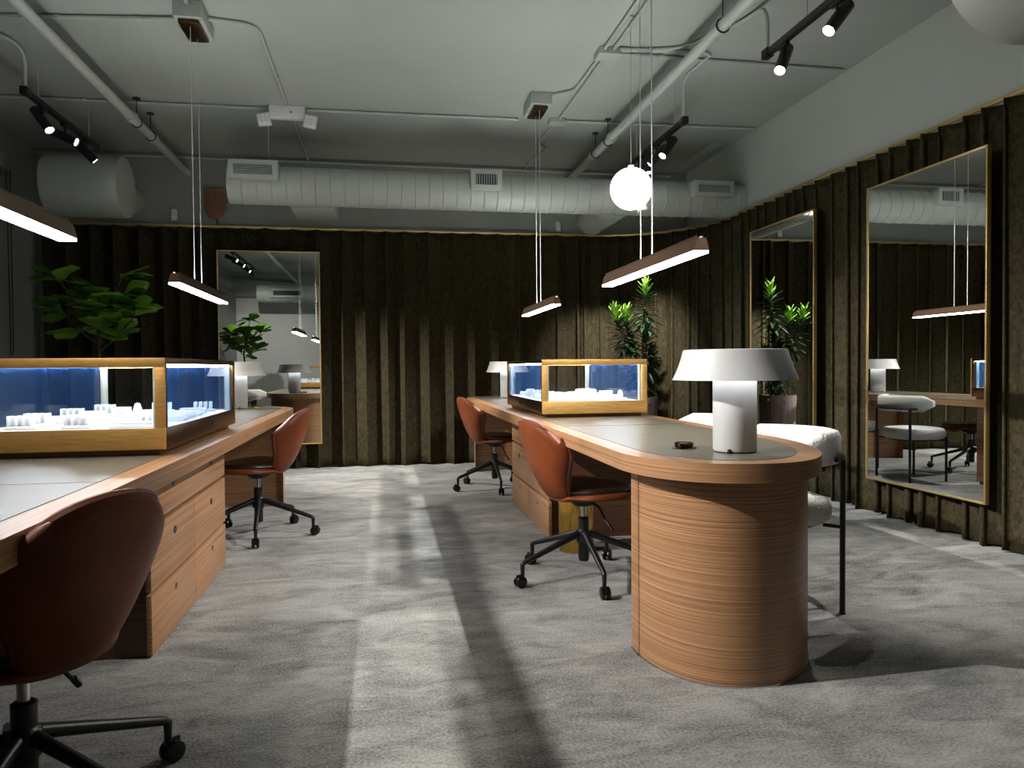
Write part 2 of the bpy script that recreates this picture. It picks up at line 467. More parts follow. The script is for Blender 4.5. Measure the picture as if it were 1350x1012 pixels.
# ------------------------------------------------------------------ desks
def stadium(hx, y0, y1, r, n=16):
    """rounded rectangle outline centred in x, corner radius r"""
    out = []
    for cx, cy, a0 in ((hx - r, y1 - r, 0), (-hx + r, y1 - r, 90), (-hx + r, y0 + r, 180), (hx - r, y0 + r, 270)):
        for k in range(n + 1):
            a = math.radians(a0 + 90 * k / n); out.append((cx + r * math.cos(a), cy + r * math.sin(a)))
    return out
DZ = 0.745
def pebble(inset, y_in, ir=None):
    """end of the desk towards -y: squarer at the drawer side (-x), long soft curve at +x; ends at y_in"""
    ir = inset if ir is None else ir
    xc, xl, xr, yt = -.04, -.415 + inset, .415 - ir, -2.86 + inset
    def sup(a, b_, p, n=18):
        return [(a * abs(math.sin(q)) ** (2 / p), b_ * abs(math.cos(q)) ** (2 / p)) for q in [PI / 2 * k / n for k in range(n + 1)]]
    bl, br = .45 - inset * .5, .85 - inset
    L_ = [(xc - x, yt + bl - y) for x, y in sup(xc - xl, bl, 2.3)]        # from tip to the -x side
    R_ = [(xc + x, yt + br - y) for x, y in sup(xr - xc, br, 2.0)]
    out = [(x, y) for x, y in R_[::-1] if y <= y_in] if y_in < yt + br else [(xr, y_in)] + R_[::-1][1:]
    if y_in < yt + br:
        f = (yt + br - y_in) / br; out = [(xc + (xr - xc) * math.sqrt(1 - f * f), y_in)] + out
    out += L_[1:] + [(xl, y_in)]
    return out                                                       # clockwise seen from above
def make_desk(label, loc, rz):
    t = thing('partners_desk', label, 'desk', loc, rz, 'long oak desks')
    hx, hl = 0.415, 2.86
    b = NB(); e1 = pebble(0, -1.0); prism(b, e1 + [(x, -y) for x, y in e1[::-1]], DZ - .062, DZ, 0.004, 0, 1); obj('tabletop', b, [M['wood'], M['wood_top']], t)
    for s in (-1, 1):
        o_ = [(x, -s * y) for x, y in pebble(.085, -.665)]
        b = NB(); prism(b, o_, DZ - .004, DZ + .0015); il = obj('leather_inlay', b, M['inlay'], t)
        b = NB(); box(b, -hx + .085, hx - .085, s * 1.30 - .0015, s * 1.30 + .0015, DZ + .001, DZ + .0022)
        obj('inlay_seam', b, M['leather_dark'], il, smooth=False)
        o_ = [(x, -s * y) for x, y in pebble(.072, -2.45, .028)]
        b = NB(); prism(b, o_, 0.006, DZ - .062); ped = obj('pedestal', b, M['wood'], t, angle=30)
        o_ = [(x, -s * y) for x, y in pebble(.069, -2.452, .025)]
        b = NB(); prism(b, o_, 0.0, 0.006); obj('foot_strip', b, M['chrome'], ped, angle=30)
    # drawer carcass
    cx0, cx1, cl = -.268, .27, .64
    b = NB(); box(b, cx0 + .022, cx1, -cl + .02, cl - .02, 0.0, DZ - .062); obj('drawer_carcass', b, M['wood_dark'], t, smooth=False)
    b = NB(); box(b, cx1, cx1 + .015, -cl, cl, 0.03, DZ - .07, .002); obj('side_panel', b, M['wood'], t)
    def drawer(y0, y1, z0, z1, pulls, dark):
        b = NB(); box(b, cx0, cx0 + .02, y0, y1, z0, z1, .0015); d = obj('drawer', b, M['wood'], t)
        for py, pz in pulls:
            b = NB()
            if dark:
                lathe(b, [(0, 0), (.016, 0), (.016, .004), (0, .004)], 20, (cx0 - .003, py, pz), 'x')
                b2 = obj('finger_pull', b, M['plastic'], d)
            else:
                lathe(b, [(0, 0), (.011, 0), (.013, .004), (.013, .006)], 16, (cx0 - .006, py, pz), 'x')
                b2 = obj('drawer_lock', b, M['chrome'], d)
    g = .004
    drawer(-cl, cl, .492, .652, [(-.33, .60), (.33, .60)], True)
    for a, c in ((-cl, -g / 2), (g / 2, cl)):
        m_ = (a + c) / 2
        drawer(a, c, .243, .478, [(m_, .405)], True)
        drawer(a, c, .008, .229, [(m_, .175)], False)
    b = NB(); lathe(b, [(0, 0), (.008, 0), (.008, .001), (0, .001)], 12, (-hx - .0008, -.45, DZ - .033), 'x'); obj('edge_grommet', b, M['plastic'], t)
    return t
desk = make_desk('long oak desk on the right, with the full rounded pedestal end towards the camera', (1.25, 5.0, 0), 0)
dup(desk, (-1.11, 3.5, 0), PI, 'long oak desk on the left, running out of the left edge of the photo')

# ------------------------------------------------------------------ glass showcases
def make_case(label, loc, rz=0):
    t = thing('glass_showcase', label, 'showcase', loc, rz, 'brass showcases')
    hx, hl, H_ = .332, .64, .352
    zb, z0 = .022, .098
    b = NB(); box(b, -hx + .03, hx - .03, -hl + .03, hl - .03, 0, zb); obj('plinth', b, M['brass_dark'], t, smooth=False)
    pw = .034
    # near / far faces: bright brass; long sides: same brass, dark reflection painted into its colour
    for s in (-1, 1):
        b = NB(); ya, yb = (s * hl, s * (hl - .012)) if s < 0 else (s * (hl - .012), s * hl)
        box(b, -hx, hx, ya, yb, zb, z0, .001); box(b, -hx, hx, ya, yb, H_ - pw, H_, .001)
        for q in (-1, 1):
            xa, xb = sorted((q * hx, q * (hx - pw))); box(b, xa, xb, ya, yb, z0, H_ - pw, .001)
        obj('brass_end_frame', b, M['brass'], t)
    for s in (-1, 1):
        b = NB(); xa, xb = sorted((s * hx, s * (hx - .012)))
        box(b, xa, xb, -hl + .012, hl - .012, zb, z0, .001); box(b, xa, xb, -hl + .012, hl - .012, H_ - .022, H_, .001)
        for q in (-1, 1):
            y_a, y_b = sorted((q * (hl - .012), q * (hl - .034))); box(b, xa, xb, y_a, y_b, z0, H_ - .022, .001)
        sf = obj('darkened_side_frame', b, M['brass_dark'], t)
        b = NB(); lathe(b, [(0, 0), (.009, 0), (.009, .003), (0, .003)], 14, (s * hx - (0.0 if s > 0 else .003), 0.1, .06), 'x'); obj('side_lock', b, M['plastic'], sf)
    b = NB(); box(b, -hx + .013, hx - .013, -hl + .013, hl - .013, z0 - .02, z0 - .004); obj('display_deck', b, M['display_floor'], t, smooth=False)
    for s in (-1, 1):
        b = NB(); y_a, y_b = sorted((s * (hl - .018), s * (hl - .014))); box(b, -hx + pw, hx - pw, y_a, y_b, z0, H_ - pw)
        obj('end_glass', b, M['glass'], t, smooth=False)
    for s in (-1, 1):
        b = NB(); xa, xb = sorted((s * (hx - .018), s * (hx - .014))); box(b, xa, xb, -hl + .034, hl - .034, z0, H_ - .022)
        obj('side_glass', b, M['blue_refl_glass'], t, smooth=False)
    b = NB(); box(b, -hx + .02, hx - .02, -hl + .02, hl - .02, H_ - .012, H_ - .006); obj('top_glass', b, M['glass_top'], t, smooth=False)
    for s in (-1, 1):   # light strips on the inside of the top rails
        b = NB(); xa, xb = sorted((s * (hx - .020), s * (hx - .028))); box(b, xa, xb, -hl + .04, hl - .04, H_ - .024, H_ - .016)
        obj('light_strip', b, M['case_led'], t, smooth=False)
        b = NB(); y_a, y_b = sorted((s * (hl - .020), s * (hl - .028))); box(b, -hx + .04, hx - .04, y_a, y_b, H_ - .028, H_ - .020)
        obj('light_strip', b, M['case_led'], t, smooth=False)
    for sx in (-1, 1):
        for sy in (-1, 1):
            b = NB(); x_a, x_b = sorted((sx * (hx - .019), sx * (hx - .045))); y_a, y_b = sorted((sy * (hl - .019), sy * (hl - .045)))
            box(b, x_a, x_b, y_a, y_b, z0 - .004, H_ - .03, .001)
            obj('inner_post', b, M['paint_smooth'], t)
    return t
cs = make_case('brass showcase on the left desk, cut by the left edge of the photo', (-1.108, 3.47, DZ + .0015))
dup(cs, (1.277, 4.99, DZ + .0015), 0, 'brass showcase on the right desk, in front of the potted dracaena')
blocks = []
def block(kind, loc, rz, label, grp):
    b = NB()
    if kind == 0: box(b, -.055, .055, -.035, .035, 0, .028, .002)
    elif kind == 1: box(b, -.03, .03, -.03, .03, 0, .045, .002); box(b, -.022, .022, -.022, .022, .045, .052, .001)
    elif kind == 2:
        box(b, -.05, .05, -.03, .03, 0, .012, .002)
        for k in range(4): box(b, -.045 + k * .024, -.033 + k * .024, -.022, .022, .012, .05, .003)
    elif kind == 3:
        box(b, -.08, .08, -.05, .05, 0, .014, .002)
        for k in range(5): box(b, -.07, .07, -.042 + k * .018, -.032 + k * .018, .014, .021, .003)
    else:
        box(b, -.035, .035, -.035, .035, 0, .016, .002); lathe(b, [(.016, 0.016), (.02, .03), (.012, .06), (.0, .066)], 16, (0, 0, 0))
    o = obj(['display_block', 'stepped_display_block', 'ring_stand', 'jewellery_tray', 'ring_cone'][kind], b, M['display'])
    o.location = loc; o.rotation_euler = (0, 0, rz)
    tag(o, label, 'jewellery display', grp); return o
for cx, cy, nm, sd in ((-1.108, 3.47, 'left', 11), (1.277, 4.99, 'right', 12)):
    rnd = random.Random(sd)
    rw = ['first', 'second', 'third', 'fourth', 'fifth', 'sixth', 'last']; cl_ = ['left', 'middle', 'right']
    kn = ['plain low white display block', 'white two-step display block', 'white slotted ring stand', 'white padded jewellery tray', 'white cone ring holder']
    for iy in range(7):
        for ix in range(3):
            k = rnd.choice([0, 0, 1, 2, 3, 3, 4])
            if ix == 1 and iy % 2: k = 3
            x = cx - .2 + ix * .2 + rnd.uniform(-.012, .012); y = cy - .52 + iy * .172 + rnd.uniform(-.01, .01)
            block(k, (x, y, DZ + .0015 + .0945), rnd.uniform(-.06, .06), '%s in %s brass showcase, %s row from near end, %s column' % (kn[k], nm, rw[iy], cl_[ix]), '%s in the %s showcase' % (kn[k].replace('white ', '') + 's', nm))

# ------------------------------------------------------------------ desk chairs
def catmull(pts, n):
    out = []
    P = [pts[0]] + list(pts) + [pts[-1]]
    for i in range(1, len(P) - 2):
        for k in range(n):
            t = k / n; p0, p1, p2, p3 = P[i - 1], P[i], P[i + 1], P[i + 2]
            out.append(tuple(.5 * ((2 * b) + (-a + c) * t + (2 * a - 5 * b + 4 * c - d) * t * t + (-a + 3 * b - 3 * c + d) * t ** 3) for a, b, c, d in zip(p0, p1, p2, p3)))
    out.append(tuple(pts[-1])); return out

def shell_grid(keys, nv, per):
    """keys: (x, z, halfwidth, curl_forward, curl_up) -> rows of points; +x is forwards"""
    rows = []
    for x, z, w_, cf, cu in catmull(keys, per):
        row = []
        for j in range(nv + 1):
            v = -1 + 2 * j / nv
            row.append(Vector((x + cf * abs(v) ** 2.2, w_ * math.sin(v * PI / 2 * .92) / math.sin(PI / 2 * .92), z + cu * v * v)))
        rows.append(row)
    return rows

def thick_shell(name, rows, th, mats, parent, sub=1):
    b = NB(); grid(b, rows); bmesh.ops.recalc_face_normals(b, faces=b.faces)
    o = obj(name, b, mats, parent, angle=180)
    md = o.modifiers.new('t', 'SOLIDIFY'); md.thickness = th; md.offset = 0
    md = o.modifiers.new('s', 'SUBSURF'); md.levels = sub; md.render_levels = sub
    return o

def make_task_chair(label, loc, rz, base_rz):
    t = thing('office_chair', label, 'chair', loc, rz, 'cognac leather swivel chairs')
    back = [(-.12, .405, .085, .02, .012), (-.18, .435, .10, .04, .012), (-.222, .50, .122, .06, .0), (-.252, .57, .148, .08, -.01),
            (-.276, .64, .172, .10, -.03), (-.296, .71, .186, .115, -.06), (-.309, .76, .172, .105, -.085), (-.315, .790, .125, .06, -.055)]
    rb = shell_grid(back, 16, 3)
    thick_shell('backrest', rb, .03, M['leather'], t)
    # piping round the edge
    loop = [r[0] for r in rb] + rb[-1][1:-1] + [r[-1] for r in reversed(rb)]
    b = NB(); tube(b, loop, .0155, 8); obj('edge_piping', b, M['leather_seam'], t)
    seat = [(.235, .415, .12, -.03, .0), (.235, .43, .165, -.05, .0), (.19, .445, .215, -.05, .0), (.08, .443, .235, -.01, .006), (-.05, .432, .20, 0, .016),
            (-.12, .428, .145, .01, .020), (-.17, .430, .10, .02, .016)]
    thick_shell('seat', shell_grid([(a, z - .014, w_, c, d) for a, z, w_, c, d in seat], 14, 3), .034, M['leather'], t)
    thick_shell('seat_pad', shell_grid([(a * .96, z + .014, w_ * .96, c, d) for a, z, w_, c, d in seat], 14, 3), .03, M['leather_dark'], t)
    b = NB(); lathe(b, [(0, .365), (.05, .365), (.075, .385), (.085, .405), (.0, .405)], 20); box(b, -.09, .09, -.05, .05, .385, .402, .006)
    obj('seat_mechanism', b, M['black'], t)
    b = NB(); tube(b, smooth_path([(.0, -.03, .385), (.03, -.10, .37), (.04, -.13, .31), (.05, -.16, .28)], .03), .006, 8); tube(b, [(.048, -.155, .287), (.055, -.175, .262)], .009, 8)
    obj('height_lever', b, M['plastic'], t)
    b = NB(); lathe(b, [(.014, .29), (.014, .37)], 16); obj('gas_lift', b, M['chrome'], t)
    b = NB(); lathe(b, [(0, .085), (.024, .085), (.027, .10), (.027, .30), (.02, .305), (0, .305)], 20); lathe(b, [(.027, .17), (.036, .18), (.036, .235), (.027, .245)], 20, caps=False)
    obj('column', b, M['black'], t)
    for k in range(5):
        a = base_rz + 2 * PI * k / 5; d = Vector((math.cos(a), math.sin(a), 0)); R_ = .35
        b = NB(); tube(b, [d * .02 + Vector((0, 0, .225)), d * .06 + Vector((0, 0, .212)), d * (R_ - .012) + Vector((0, 0, .118)), d * R_ + Vector((0, 0, .110)), d * R_ + Vector((0, 0, .07))],
                       [.018, .017, .0125, .012, .010], 10)
        leg = obj('base_leg', b, M['black'], t)
        b = NB(); n_ = Vector((-d.y, d.x, 0)); c = d * (R_ + .012) + Vector((0, 0, .0285))
        for s in (-1, 1): lathe(b, [(0, -.008), (.021, -.008), (.0275, -.005), (.0285, 0), (.0275, .005), (.021, .008), (0, .008)], 18, c + n_ * s * .014, n_)
        lathe(b, [(.012, -.014), (.012, .014)], 10, c, n_); tube(b, [d * R_ + Vector((0, 0, .075)), d * R_ + Vector((0, 0, .045))], .010, 10)
        box(b, -.012, .022, -.006, .006, -.004, .034, .004, mat=Matrix.Translation(c) @ Matrix.Rotation(a, 4, 'Z'))
        obj('caster', b, M['plastic'], leg)
    return t
D = math.radians
ch = make_task_chair('cognac leather swivel chair at the right desk, in front of the brass bin', (.98, 3.56, 0), D(16), D(182))
dup(ch, (.95, 6.35, 0), D(16), 'cognac leather swivel chair at the far end of the right desk, by the back curtain')
dup(ch, (-.79, 4.88, 0), D(180 - 14), 'cognac leather swivel chair at the left desk, in front of the back mirror')
c1 = dup(ch, (-.815, 1.83, 0), D(180 - 33), 'large dark-backed leather swivel chair cut off at the lower left corner')

for q in c1.children:
    if q.name.startswith('base_leg'): q.rotation_euler.z = D(48) - (D(180 - 33) + D(182) + D(72) - 2 * PI)
# ------------------------------------------------------------------ white boucle guest chairs
def rounded_disc(b, cx, cy, rx, ry, z0, z1, bev, n=36, pw=2.4):
    out = []
    for k in range(n):
        a = 2 * PI * k / n; c, s = math.cos(a), math.sin(a)
        r = (abs(c) ** pw + abs(s) ** pw) ** (-1 / pw); out.append((cx + rx * r * c, cy + ry * r * s))
    prof = [(0.0, z0), (.9, z0), (1 - bev * .3, z0 + (z1 - z0) * .12), (1, z0 + (z1 - z0) * .35), (1, z0 + (z1 - z0) * .65), (1 - bev * .3, z1 - (z1 - z0) * .12), (.93, z1 - .004), (.8, z1), (0, z1 + .004)]
    rows = []
    for f, z in prof: rows.append([Vector((cx + (x - cx) * max(f, .001), cy + (y - cy) * max(f, .001), z)) for x, y in out] + [Vector((cx + (out[0][0] - cx) * max(f, .001), cy + (out[0][1] - cy) * max(f, .001), z))])
    t = bmesh.new(); grid(t, rows); bmesh.ops.remove_doubles(t, verts=t.verts, dist=1e-4); bmesh.ops.recalc_face_normals(t, faces=t.faces); merge(b, t)

def make_guest(label, loc, rz):
    t = thing('guest_chair', label, 'chair', loc, rz, 'white boucle guest chairs')
    b = NB(); rounded_disc(b, .0, 0, .245, .25, .375, .475, .15); obj('seat', b, M['boucle'], t, angle=180)
    # curved back band, open towards +x (front)
    P = []
    n = 26
    for i in range(n + 1):
        a = PI * (.5 + .02) + (PI * .96) * i / n      # from +y side round the back to -y side
        c = Vector((.285 * math.cos(a) + .02, .275 * math.sin(a), 0)); nr = Vector((math.cos(a), math.sin(a), 0))
        row = []
        e = min(i, n - i) / 3.0; k = min(1.0, .35 + .65 * e) if e < 1 else 1.0
        for j in range(13):
            q = 2 * PI * j / 12
            row.append(c + nr * .032 * k * math.copysign(abs(math.cos(q)) ** .6, math.cos(q)) + Vector((0, 0, .70 + .072 * k * math.copysign(abs(math.sin(q)) ** .6, math.sin(q)))))
        P.append(row)
    b = NB(); grid(b, P); b.faces.new([v for v in list(b.verts)[:12]]); b.faces.new([v for v in list(b.verts)[-13:-1]])
    bmesh.ops.remove_doubles(b, verts=b.verts, dist=1e-5); bmesh.ops.recalc_face_normals(b, faces=b.faces)
    obj('backrest', b, M['boucle'], t, angle=180)
    bar = []
    for i in range(17):
        a = PI * .68 + PI * .64 * i / 16; bar.append((.325 * math.cos(a) + .02, .315 * math.sin(a), .655))
    b = NB(); tube(b, bar, .009, 8); obj('back_bar', b, M['black'], t)
    ring = [(.20 * math.cos(2 * PI * k / 28), .20 * math.sin(2 * PI * k / 28), .368) for k in range(28)]
    b = NB(); tube(b, ring, .009, 8, closed=True); obj('seat_ring', b, M['black'], t)
    for x, y, z1 in ((.165, .215, .40), (.165, -.215, .40), (-.205, .235, .655), (-.205, -.235, .655)):
        b = NB(); tube(b, [(x, y, 0), (x, y, z1)], .0115, 12); lathe(b, [(0, 0), (.014, 0), (.014, .006), (0, .006)], 12, (x, y, 0))
        s = 1 if y > 0 else -1
        tube(b, [(x, y, .368), (x * .75, y * .75, .368)], .008, 8); obj('leg', b, M['black'], t)
    return t
g = make_guest('white boucle guest chair nearest the camera, behind the rounded desk end', (1.70, 3.05, 0), D(180))
dup(g, (1.72, 3.92, 0), D(176), 'second white boucle guest chair, mostly hidden behind the table lamp on the right desk')
dup(g, (1.84, 6.04, 0), D(182), 'white boucle guest chair past the right showcase, seen whole in the nearest mirror')
dup(g, (1.86, 6.95, 0), D(178), 'farthest white boucle guest chair at the right desk, half cut in the nearest mirror')
dup(g, (-1.62, 5.35, 0), D(4), 'white boucle guest chair beyond the left desk, seen in the back mirror')

# ------------------------------------------------------------------ table lamps
def make_lamp(label, loc, rz=0):
    t = thing('table_lamp', label, 'lamp', loc, rz, 'white table lamps')
    b = NB(); lathe(b, [(0, .004), (.072, .004), (.076, .010), (.076, .262), (0, .262)], 40); obj('stem', b, M['lamp'], t)
    b = NB(); lathe(b, [(0, 0), (.068, 0), (.068, .005), (0, .005)], 32); obj('foot', b, M['black'], t)
    b = NB(); lathe(b, [(.213, .257), (.218, .257), (.208, .278), (.198, .302), (.189, .328), (.180, .362), (.177, .364), (0, .364), (0, .358), (.174, .358), (.184, .325), (.193, .30), (.203, .277), (.213, .257)], 64, caps=False)
    obj('lamp_shade', b, M['lamp'], t, angle=32)
    b = NB(); lathe(b, [(.09, .30), (.14, .30), (.14, .306), (.09, .306)], 32, caps=False); obj('light_ring', b, M['lamp_led'], t)
    b = NB(); lathe(b, [(.0, .262), (.03, .262), (.03, .356), (0, .356)], 16); obj('socket', b, M['lamp_inner'], t)
    b = NB(); tube(b, [(.0, -.073, .012), (0, -.078, .004)], .008, 8); obj('cord_notch', b, M['plastic'], t)
    return t
lp = make_lamp('white mushroom table lamp on the rounded near end of the right desk', (1.238, 2.46, DZ + .0015), D(-40))
dup(lp, (-1.12, 6.02, DZ + .0015), 0.4, 'white mushroom table lamp on the left desk, behind its showcase')
dup(lp, (1.24, 7.35, DZ + .0015), 0.1, 'white mushroom table lamp at the far end of the right desk')

# small things on the desks
def tray(label, loc, s=1.0):
    t = thing('small_round_tray', label, 'tray', loc)
    b = NB(); lathe(b, [(0, 0), (.055, 0), (.057, .004), (.052, .006), (.040, .006), (.043, .024), (.041, .027), (.036, .027), (.035, .008), (0, .008)], 36, caps=False); obj('bowl', b, M['bronze'], t)
    b = NB(); lathe(b, [(.0, .009), (.028, .009), (.026, .022), (.015, .026), (0, .026)], 20); obj('inner_dish', b, M['leather_dark'], t)
    t.scale = (s, s, s); return t
tray('dark bronze ashtray-like dish on the right desk beside the near lamp', (1.105, 2.60, DZ + .0015), .82)
t = thing('card_stand', 'small gold card stand on the left desk beside the far lamp', 'card stand', (-1.0, 6.12, DZ + .0015))
b = NB(); box(b, -.045, .045, -.02, .02, 0, .006, .001); box(b, -.045, -.038, -.02, .02, .006, .03, .001); obj('base', b, M['gold'], t)
b = NB(); box(b, -.036, .04, -.016, .016, .006, .016, .001); obj('card_stack', b, M['plastic'], t)
b = NB(); box(b, -.04, .04, -.02, .02, 0, .007, .002); o = obj('tray', b, M['bronze']); o.location = (1.42, 2.95, DZ + .0015)
bpy.data.objects.remove(o)

# brass bin
t = thing('waste_bin', 'round brass waste bin under the right desk behind a swivel chair', 'bin', (1.085, 4.10, 0))
b = NB(); lathe(b, [(0, 0), (.098, 0), (.1, .003), (.1, .285), (.102, .287), (.097, .288), (.096, .285), (.096, .008), (0, .008)], 40, caps=False); obj('body', b, M['gold'], t)
b = NB(); lathe(b, [(.1, .272), (.103, .274), (.103, .286), (.1, .288)], 40, caps=False); obj('rim', b, M['gold'], t)

# ------------------------------------------------------------------ pendants
def pendant(label, x, y0, y1, z, wires, L=1.3):
    t = thing('linear_pendant', label, 'pendant light', (x, (y0 + y1) / 2, z), 0, 'linear pendant lights')
    h = (y1 - y0) / 2; yc = (y0 + y1) / 2
    sec = [(-.034, 0), (.034, 0), (.019, .052), (-.019, .052)]
    b = NB()
    t_ = bmesh.new(); A = [t_.verts.new((a, -h, c)) for a, c in sec]; B = [t_.verts.new((a, h, c)) for a, c in sec]
    t_.faces.new(A[::-1]); t_.faces.new(B)
    for i in range(4): t_.faces.new((A[i], A[(i + 1) % 4], B[(i + 1) % 4], B[i]))
    bmesh.ops.recalc_face_normals(t_, faces=t_.faces); merge(b, t_)
    for q in (-.0145, .0145): box(b, q - .0025, q + .0025, -h + .02, h - .02, .051, .064)  # lips hide the added upward glow from the side
    obj('housing', b, M['copper'], t, smooth=False)
    b = NB(); box(b, -.031, .031, -h + .004, h - .004, -.010, 0.001); obj('light_diffuser', b, M['led'], t, smooth=False)
    b = NB(); box(b, -.010, .010, -h + .03, h - .03, .0521, .0535); obj('ceiling_fill_strip', b, M['ceiling_fill'], t, smooth=False)  # glowing strip added on top to brighten the ceiling
    zc = ZC - z
    for wy in wires:
        b = NB(); tube(b, [(0, wy - yc, .05), (0, wy - yc, zc - .10)], .0026, 6); lathe(b, [(.006, .052), (.006, .066), (.002, .07)], 8, (0, wy - yc, 0)); obj('suspension_wire', b, M['wire'], t)
    c0 = sum(wires) / len(wires) - yc
    b = NB(); box(b, -.085, .085, c0 - .17, c0 + .17, zc - .10, zc, .006); obj('ceiling_box', b, M['paint_smooth'], t)
    b = NB(); box(b, -.06, .06, c0 - .14, c0 + .14, zc - .125, zc - .10, .003); obj('canopy', b, M['brass_dark'], t)
    return t
pendant('linear brass pendant over the left desk, in front of the back mirror', -1.15, 4.42, 5.72, 1.545, (4.88, 5.06))
pendant('linear pendant cut by the left edge of the photo', -1.15, 1.70, 3.0, 1.545, (2.27, 2.45))
pendant('linear pendant over the right desk, the larger near one', 1.30, 2.87, 4.17, 1.530, (3.44, 3.60))
pendant('small far linear pendant over the right desk, before the back curtain', 1.30, 5.45, 6.70, 1.530, (6.02, 6.18))

# globe pendant
t = thing('globe_pendant', 'round white glowing globe hanging below the ceiling on the right', 'pendant light', (1.59, 4.58, 2.198))
b = NB(); bmesh.ops.create_uvsphere(b, u_segments=40, v_segments=24, radius=.134); obj('globe', b, M['globe'], t)
b = NB(); tube(b, [(0, 0, .13), (0, 0, ZC - 2.198)], .002, 6); lathe(b, [(0.02, .128), (.02, .15), (.004, .155)], 16); lathe(b, [(.02, ZC - 2.198 - .012), (.02, ZC - 2.198)], 20); obj('cord', b, M['paint_smooth'], t)

# ------------------------------------------------------------------ track lights
def track(label, x, y0, y1, heads, feed_end, z=2.95):
    t = thing('track_light', label, 'track light', (x, y0, z), 0, 'black ceiling track lights')
    L = y1 - y0
    b = NB(); box(b, -.018, .018, 0, L, -.02, .02, .003); obj('rail', b, M['black'], t)
    b = NB(); ye = 0 if feed_end == 0 else L
    box(b, -.024, .024, ye - .035, ye + .035, -.026, .028, .004); obj('feed_box', b, M['black'], t)
    for yy in (L * .15, L * .85):
        b = NB(); tube(b, [(0, yy, .02), (0, yy, ZC - z)], .003, 6); obj('hanger_rod', b, M['paint_smooth'], t)
    for hy, target, on in heads:
        p = Vector((0, hy - y0, -.115)); d = (Vector(target) - (Vector((x, y0, z)) + p)).normalized()
        b = NB(); lathe(b, [(0, -.12), (.030, -.12), (.034, -.116), (.034, .088), (.031, .09), (.026, .075), (0, .075)], 28, p, d, caps=False)
        hd = obj('spotlight_head', b, M['black'], t)
        b = NB(); box(b, -.015, .015, p.y - .05, p.y + .05, -.04, -.02, .003); tube(b, [(0, p.y, -.03), (0, p.y, -.09)], .007, 8); obj('arm', b, M['black'], hd)
        b = NB(); lathe(b, [(0, 0), (.026, 0), (.024, .006), (0, .010)], 24, p + d * .078, d); obj('lens', b, M['spot'], hd)
        ld = bpy.data.lights.new('track_spot', 'SPOT'); ld.energy = SPOT_W * on; ld.spot_size = D(54 if on < 4 else 36); ld.spot_blend = 1.0; ld.shadow_soft_size = .022; ld.color = (1, .98, .95)
        lo = bpy.data.objects.new('track_spot', ld); COL.objects.link(lo); lo.parent = hd
        lo.matrix_local = Matrix.Translation(p + d * .10) @ d.to_track_quat('-Z', 'Y').to_matrix().to_4x4()
    return t
track('black track light with three lit heads near the left wall', -2.37, 5.54, 6.84, [(5.80, (-.3, 4.9, 0), 1.6), (6.17, (3.35, 6.1, .3), 4.5), (6.58, (.6, 7.6, -.3), 3.6)], 0)
track('black track light cut by the top edge, upper right', 2.33, 1.35, 4.20, [(4.02, (.9, 2.9, 0.3), .32), (3.50, (.0, 3.0, 0), .35), (3.02, (2.75, 3.2, 0), 1.0), (2.3, (-.1, 3.8, 0), 1.7), (1.7, (-2.2, -2.5, 1.1), .6)], 1)  # nearest heads are out-of-view extras, added to brighten floor and front wall
track('black track light behind the glowing globe', 2.32, 5.44, 6.72, [(5.78, (.15, 4.9, 0), 1.6), (6.02, (-.4, 7.0, .0), 2.0), (6.22, (2.3, 5.7, 0), .8), (6.42, (2.6, 7.9, 1.0), 2.6)], 0)  # one extra head added to brighten the floor behind the right desk
track('black track light added out of view left of the camera, to light floor and desk', -2.37, 1.1, 3.6, [(3.3, (3.35, 4.4, .3), 4.6), (2.7, (3.3, 3.4, .2), 1.3), (2.1, (1.15, 2.2, .12), 2.6), (1.5, (-2.8, -2.5, 1.3), .6)], 1)  # whole track is an addition, lighting floor, pedestal, right curtain and front wall

# ------------------------------------------------------------------ ducts, pipes, conduits
def duct(b, p0, p1, r, rib=.125, n=40):
    p0, p1 = Vector(p0), Vector(p1); L = (p1 - p0).length; prof = [(0, 0), (r, 0)]
    z = rib
    while z < L - .05:
        prof += [(r, z - .006), (r + .005, z - .002), (r + .005, z + .002), (r, z + .006)]; z += rib
    prof += [(r, L), (0, L)]
    lathe(b, prof, n, p0, (p1 - p0).normalized(), caps=False)
def grille(t, x0, x1, yf, z0, z1, depth, vertical=False):
    b = NB(); box(b, x0, x1, yf, yf + depth, z0, z1, .004)
    o = obj('vent_collar', b, M['paint_smooth'], t)
    fx, fz = .045, .04
    b = NB(); box(b, x0 + fx, x1 - fx, yf - .003, yf + .004, z0 + fz, z1 - fz); obj('vent_opening', b, M['grille'], o, smooth=False)
    b = NB()
    if vertical:
        n = 9
        for k in range(n): xx = x0 + fx + (x1 - x0 - 2 * fx) * (k + .5) / n; box(b, xx - .003, xx + .003, yf - .010, yf - .002, z0 + fz, z1 - fz)
    else:
        n = 6
        for k in range(n): zz = z0 + fz + (z1 - z0 - 2 * fz) * (k + .5) / n; box(b, x0 + fx, x1 - fx, yf - .010, yf - .002, zz - .0025, zz + .0025)
    obj('vent_slats', b, M['paint_smooth'], o, smooth=False)
YD, ZD = 6.88, 2.685
t = thing('air_duct', 'long grey spiral duct with three vents below the back of the ceiling', 'duct', (0, YD, ZD))
b = NB(); duct(b, (-1.315, 0, 0), (XR, 0, 0), .168); obj('spiral_duct', b, M['paint_smooth'], t)
b = NB(); duct(b, (2.33, .0, 0.0), (2.33, YB - YD, 0.0), .148, .09); obj('branch_duct', b, M['paint_smooth'], t)
b = NB(); box(b, -.82, -.42, .17, .72, -.16, .02, .01); obj('takeoff_box', b, M['paint_smooth'], t)
grille(t, -1.285, -.875, -.24, .0, .165, .16)
